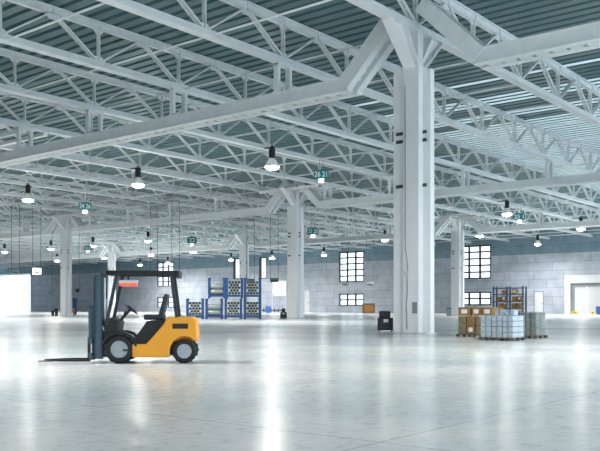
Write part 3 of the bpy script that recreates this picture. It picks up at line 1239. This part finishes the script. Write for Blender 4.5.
# white wrapped carton pallet
q = F(513, 341)
QX, QY = q.x, q.y
pallet('dark wooden pallet under the white wrapped cartons', QX - 0.05, QY - 0.05, 1.1, 1.48)
for r in range(4):
    for k in range(3):
        for dpt in range(2):
            lab = 'white-blue wrapped carton, %s from the corner, %s layer up, %s row' % (ORD[k], ORD[r], ['front', 'back'][dpt])
            carton('wrapped_carton', lab, 'carton', 'white wrapped cartons', QX + dpt * 0.52, QY + 0.46 * k, ZP + 0.215 * r, 0.51, 0.45, 0.213, 'cartonwhite', False, 'grey')
for k, (yy, w_) in enumerate(((QY + 0.62, 0.36), (QY + 0.16, 0.38))):
    carton('wrapped_carton', 'small pale blue carton lying on the white stack, %s' % ['nearer the brown cartons', 'nearer the stack corner'][k], 'carton', 'white wrapped cartons', QX + 0.45, yy, ZP + 0.862, 0.42, w_, 0.22, 'cartonwhite', False, 'grey')
m = MB()
m.bb(QX - 0.02, QX + 1.05, QY - 0.02, QY + 1.40, 0.10, ZP + 0.87)
tag(m.build('stretch_film', 'film'), 'clear stretch film wrapped round the white cartons', 'film')

# grey-green wrapped pallet
g_ = F(540.5, 338.2)
GX, GY = g_.x - 1.15, g_.y
g0 = F(536, 338.6)
GX, GY = g0.x, g0.y
pallet('dark wooden pallet under the grey-green wrapped stack', GX - 0.05, GY - 0.05, 1.15, 1.1)
for k in range(2):
    for dpt in range(2):
        for r in range(3):
            lab = 'dark grey-green carton, %s layer, %s from the outer corner in the %s row' % (['bottom', 'middle', 'top'][r], ORD[k], ['front', 'back'][dpt])
            carton('dark_carton', lab, 'carton', 'grey-green cartons', GX + dpt * 0.53, GY + 0.5 * k, ZP + 0.325 * r, 0.51, 0.49, 0.323, 'cartongreen', False, 'black')
m = MB()
m.bb(GX - 0.025, GX + 1.08, GY - 0.02, GY + 1.02, 0.10, ZP + 1.0)
tag(m.build('stretch_film', 'film'), 'clear stretch film wrapped round the grey-green cartons', 'film')

# steel shelf with ochre boxes
Zs = 46.0
sL, sR = D(493.3, Zs), D(525, Zs)
SYl = sL.y
SXl = sL.x
sw = 0.0
rw = (520.5 - 493.3) / FPX * Zs / 0.88
t = thing('storage_shelf', 'open steel shelf of ochre cartons behind the pallets', 'shelf', (SXl, SYl - rw, 0), 0)
htop = hz(287.3, Zs)
for yy in (0.0, rw * 0.54, rw):
    for xx in (0.0, 0.42):
        m = MB()
        m.bb(xx, xx + 0.07, yy - 0.045, yy + 0.045, 0, htop + 0.04)
        m.build('upright', 'slate', t)
levels = [0.15, 0.52, hz(314.5, Zs), hz(308, Zs), hz(301.2, Zs), hz(294, Zs), htop - 0.03]
for z in levels:
    MB().bb(-0.01, 0.48, 0, rw, z - 0.05, z).build('shelf_board', 'carton2', t)
    MB().bb(-0.03, 0.0, 0, rw, z - 0.07, z).build('shelf_beam', 'slate', t)
rnd = random.Random(3)
lvn = ['bottom', 'second', 'third', 'fourth', 'fifth', 'top']
for li in range(6):
    z0, z1 = levels[li], levels[li + 1] - 0.075
    yy = 0.10
    k = 0
    while yy < rw - 0.3:
        w_ = rnd.uniform(0.24, 0.33)
        if abs(yy + w_ / 2 - rw * .54) < w_ / 2 + 0.06:
            yy = rw * .54 + 0.07
        if yy + w_ > rw - 0.08:
            break
        if not (li == 5 and k in (0, 3)):
            carton('carton', 'ochre carton on the %s level of the steel shelf, %s from the door side' % (lvn[li], ORD[k]), 'carton', 'shelf cartons',
                   SXl + 0.04, SYl - rw + yy, z0 + 0.001, 0.40, w_ - 0.02, (z1 - z0) * rnd.uniform(0.8, 0.98), rnd.choice(['carton2', 'carton', 'carton2', 'crate']), rnd.random() < 0.4)
        yy += w_ + rnd.choice([0.0, 0.0, 0.03])
        k += 1

# ------------------------------------------------------------------ blue pipe cages
Zr = 88.0
cage_ang = lambda pp: math.atan2(-pp.y, -pp.x) + PI / 2
UW = 17.6 / FPX * Zr
UH = (318.6 - 297.8) / FPX * Zr
CD = 1.2
# local frame: x to the picture right, y away from the camera, z up
cg_c = D(224, Zr)
ca = cage_ang(cg_c)
ux = Vector((math.cos(ca), math.sin(ca), 0))
uy = Vector((-math.sin(ca), math.cos(ca), 0))


def make_cage():
    t = thing('pipe_cage', '', 'rack')
    for sx in (-1, 1):
        for yy in (0.0, CD):
            m = MB()
            m.bb(sx * (UW / 2 - 0.13) - 0.13, sx * (UW / 2 - 0.13) + 0.13, yy - 0.08, yy + 0.08, 0, UH - 0.12)
            m.bb(sx * (UW / 2 - 0.17) - 0.17, sx * (UW / 2 - 0.17) + 0.17, yy - 0.12, yy + 0.12, UH - 0.12, UH - 0.02)
            m.build('post', 'blue', t)
    for yy in (0.0, CD):
        MB().bb(-UW / 2 + 0.1, UW / 2 - 0.1, yy - 0.06, yy + 0.06, 0.18, 0.40).build('beam', 'blue', t)
    for sx in (-1, 1):
        MB().bb(sx * (UW / 2 - 0.10) - 0.05, sx * (UW / 2 - 0.10) + 0.05, 0, CD, 0.2, 0.34).build('side_beam', 'blue', t)
    MB().bb(-UW / 2 + 0.12, UW / 2 - 0.12, -0.02, CD + 0.02, 0.36, 0.41).build('deck', 'blue', t)
    return t


PR = 0.165
pm = MB()
pm.lathe([(0.0, 0.3), (PR * .72, 0.3), (PR * .72, -0.02), (PR, -0.02), (PR, 1.3), (0.0, 1.3)], 12)
pipe_me = pm.mesh('pipe', 'pipe', True)
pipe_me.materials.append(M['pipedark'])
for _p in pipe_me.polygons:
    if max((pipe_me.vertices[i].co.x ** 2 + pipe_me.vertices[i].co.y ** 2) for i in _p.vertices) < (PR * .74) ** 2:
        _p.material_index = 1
pipe_me.transform(Matrix.Rotation(-PI / 2, 4, 'X'))
LRl = 0.30
pm = MB()
pm.lathe([(0.0, 0.0), (LRl * .9, 0.0), (LRl, 0.03), (LRl, UW - 0.55), (LRl * .9, UW - 0.52), (0.0, UW - 0.52)], 16)
roll_me = pm.mesh('roll', 'pipe', True)
roll_me.transform(Matrix.Translation((-(UW - 0.52) / 2, 0, 0)) @ Matrix.Rotation(PI / 2, 4, 'Y'))
CAGES = [  # centre x in the photo, tier, content, label
    (195.2, 0, 'end', 'lower blue cage of pipes at the forklift end of the row'),
    (214.2, 0, 'side', 'lower blue cage of lying rolls, second from the forklift'),
    (233.4, 0, 'end', 'lower blue cage of pipes, third from the forklift'),
    (252.6, 0, 'end', 'lower blue cage of pipes nearest the white column'),
    (216.8, 1, 'side', 'upper blue cage of lying rolls stacked at the forklift side'),
    (234.4, 1, 'end', 'upper blue cage of pipes in the middle of the top tier'),
    (252.6, 1, 'end', 'upper blue cage of pipes nearest the white column'),
]
first = None
for x, tier, kind, lab in CAGES:
    off = (x - 224) / FPX * Zr
    loc = cg_c + ux * off + Vector((0, 0, tier * UH))
    if first is None:
        first = make_cage()
        t = first
        t.location = loc
        t.rotation_euler = (0, 0, ca)
        t['label'] = lab
        t['group'] = 'blue cages'
    else:
        t = copy_tree(first, None, loc, ca, lab, 'blue cages')
    if kind == 'end':
        z, r = 0.41 + PR, 0
        while z < UH - 0.42:
            n = 4 if r % 2 == 0 else 3
            for k in range(n):
                xx = (k - (n - 1) / 2) * PR * 2.03
                o = place('steel_pipe', pipe_me, None, loc + ux * xx - uy * 0.04 + Vector((0, 0, z)), ca)
                tag(o, 'grey pipe seen end-on in the ' + lab.split(' at the')[0].split(', third')[0].split(' nearest')[0].split(' in the')[0] + {195.2: ' nearest the forklift', 233.4: ' third from the forklift', 252.6: ' beside the white column', 234.4: ' in the middle'}[x], 'pipe', 'pipes in the ' + lab)
            z += PR * 1.78
            r += 1
    else:
        for r in range(2):
            for yy in (0.25, 0.9):
                o = place('pipe_roll', roll_me, None, loc + uy * yy + Vector((0, 0, 0.41 + LRl * (1 + 2.02 * r))), ca)
                tag(o, 'grey lying roll, %s %s, in the %s blue cage' % (['lower', 'upper'][r], 'front' if yy < .5 else 'rear', ['lower', 'upper'][tier]), 'roll', 'rolls in the cages')

# ------------------------------------------------------------------ small things on the floor
def facing(p):
    return math.atan2(-p.y, -p.x) + PI / 2


# black tool cabinet by the near column
p = F(385.2, 333.6)
Zc = ZF(333.6)
k = Zc / FPX
t = thing('tool_cabinet', 'black tool cabinet with a smaller case on top beside the big column', 'cabinet', D(385.2, 42.3), facing(p))
W_ = 16.2 * k
MB().bb(-W_ / 2, W_ / 2, -0.3, 0.3, 0.10, 15.2 * k).build('body', 'black', t, bevel=0.02)
MB().bb(-W_ * .40, W_ * .34, -0.26, 0.26, 15.2 * k, 22.4 * k).build('top_case', 'black', t, bevel=0.03)
MB().bb(-W_ * .1, W_ * .2, -0.31, -0.3, 10.6 * k, 13.8 * k).build('label_plate', 'white', t)
for z in (4.5, 9.5):
    MB().bb(-W_ * .42, W_ * .42, -0.315, -0.3, z * k, z * k + .03).build('drawer_handle', 'dark', t)
for sx in (-1, 1):
    for sy in (-1, 1):
        m = MB()
        m.cyl((sx * W_ * .4 - .02, sy * .22, 0.06), (sx * W_ * .4 + .02, sy * .22, 0.06), 0.06, 10)
        m.build('castor', 'rubber', t)
# small black cabinet by the second column
Zc = 97.0
p = D(283.5, Zc)
k = Zc / FPX
t = thing('floor_cabinet', 'small black cabinet at the foot of the column beside the racks', 'cabinet', p, facing(p))
MB().bb(-3.2 * k, 3.2 * k, -0.3, 0.3, 0, 6 * k).build('body', 'black', t, bevel=0.03)
MB().bb(-1.9 * k, 1.9 * k, -0.25, 0.25, 6 * k, 9.6 * k).build('top_case', 'black', t, bevel=0.03)
MB().bb(-1.0 * k, 1.0 * k, -0.32, -0.3, 3.8 * k, 5.2 * k).build('label_plate', 'white', t)


def boxy(name, lab, cat, xl, xr, yt, Z, dep, mt, lid=None, group=None):
    p = D((xl + xr) / 2, Z)
    kk = Z / FPX
    t = thing(name, lab, cat, p, facing(p), group)
    W2 = (xr - xl) * kk / 2
    H2 = hz(yt, Z)
    m = MB()
    m.add([(-W2 * .88, -dep * .44, 0), (W2 * .88, -dep * .44, 0), (W2 * .88, dep * .44, 0), (-W2 * .88, dep * .44, 0),
           (-W2, -dep / 2, H2 * .88), (W2, -dep / 2, H2 * .88), (W2, dep / 2, H2 * .88), (-W2, dep / 2, H2 * .88)],
          [(3, 2, 1, 0), (4, 5, 6, 7), (0, 1, 5, 4), (1, 2, 6, 5), (2, 3, 7, 6), (3, 0, 4, 7)])
    m.build('body', mt, t)
    MB().bb(-W2 * 1.04, W2 * 1.04, -dep * .53, dep * .53, H2 * .88, H2).build('lid', lid or mt, t, bevel=0.02)
    return t


boxy('waste_bin', 'low black bin beside the column with the blue locker', 'bin', 51.3, 54.3, 310.5, 122, 0.6, 'black')
boxy('waste_bin', 'taller black bin right against the column with the blue locker', 'bin', 54.7, 58, 308.4, 122, 0.6, 'black')
boxy('storage_bin', 'blue plastic bin standing before the half-open shutter', 'bin', 265.4, 271, 306.4, 190, 1.0, 'blueplastic')
boxy('storage_bin', 'blue plastic bin beside the loading door', 'bin', 596, 602, 306.3, 148, 1.0, 'blueplastic')
boxy('floor_cabinet', 'dark grey cabinet behind the brown cartons, beside the far column', 'cabinet', 446.4, 451.4, 307.6, 122, 0.7, 'grey', 'dark')
MBp = boxy('locker', 'tall blue locker standing beside the column with the bins', 'locker', 72.6, 76.8, 298, 140, 0.9, 'blue')
MB().bb(-0.34, 0.0, -0.50, -0.42, 0.0, 1.15).build('orange_panel', 'crate', MBp)
# yellow door guards
for xl, xr, lab in ((572, 577.8, 'yellow kerb guard at the shelf side of the loading door'), (591.2, 595, 'yellow kerb guard beside the blue bin at the loading door')):
    Z = 158.0
    p = D((xl + xr) / 2, Z)
    t = thing('kerb_guard', lab, 'guard', p, 0)
    wy = (xr - xl) / FPX * Z / 0.9
    m = MB()
    m.bb(-0.25, 0.25, -wy / 2, wy / 2, 0, 0.5)
    m.build('block', 'yellow', t, bevel=0.08)
    MB().bb(-0.27, 0.27, -wy * .2, wy * .2, 0.15, 0.3).build('band', 'black', t)
# low barrier rail with spikes near the shutter
p0, p1 = D(262, 200), D(284, 192)
t = thing('barrier_rail', 'low dark barrier rail with short stubs before the half-open shutter', 'barrier', p0, 0)
e = p1 - p0
MB().bar((0, 0, 0.55), e + Vector((0, 0, 0.55)), 0.12, 0.30).build('rail', 'black', t)
for i in range(6):
    c = e * ((i + .5) / 6)
    MB().bb(c.x - .07, c.x + .07, c.y - .07, c.y + .07, 0, 1.1).build('stub', 'black', t)
# orange wooden crate at the wall
Zc = 186.0
p = D(368.6, Zc)
k = Zc / FPX
t = thing('wooden_crate', 'orange wooden crate with crossed boards by the back wall windows', 'crate', p, facing(p))
W2, H2 = 5.6 * k, hz(303.4, Zc)
MB().bb(-W2 + .1, W2 - .1, -0.7, 0.7, 0.1, H2 - .05).build('panel', 'crate', t)
m = MB()
for s_ in (-1, 1):
    m.bb(s_ * W2 - .12, s_ * W2 + .12, -0.85, -0.7, 0, H2)
m.bb(-W2, W2, -0.85, -0.7, 0, 0.28).bb(-W2, W2, -0.85, -0.7, H2 - .28, H2)
m.build('frame', 'wood', t)
m = MB()
m.bar((-W2 + .1, -0.76, .2), (W2 - .1, -0.76, H2 - .2), 0.1, 0.26, up=(0, 1, 0)).bar((-W2 + .1, -0.78, H2 - .2), (W2 - .1, -0.78, .2), 0.1, 0.26, up=(0, 1, 0))
m.build('cross_brace', 'carton2', t)
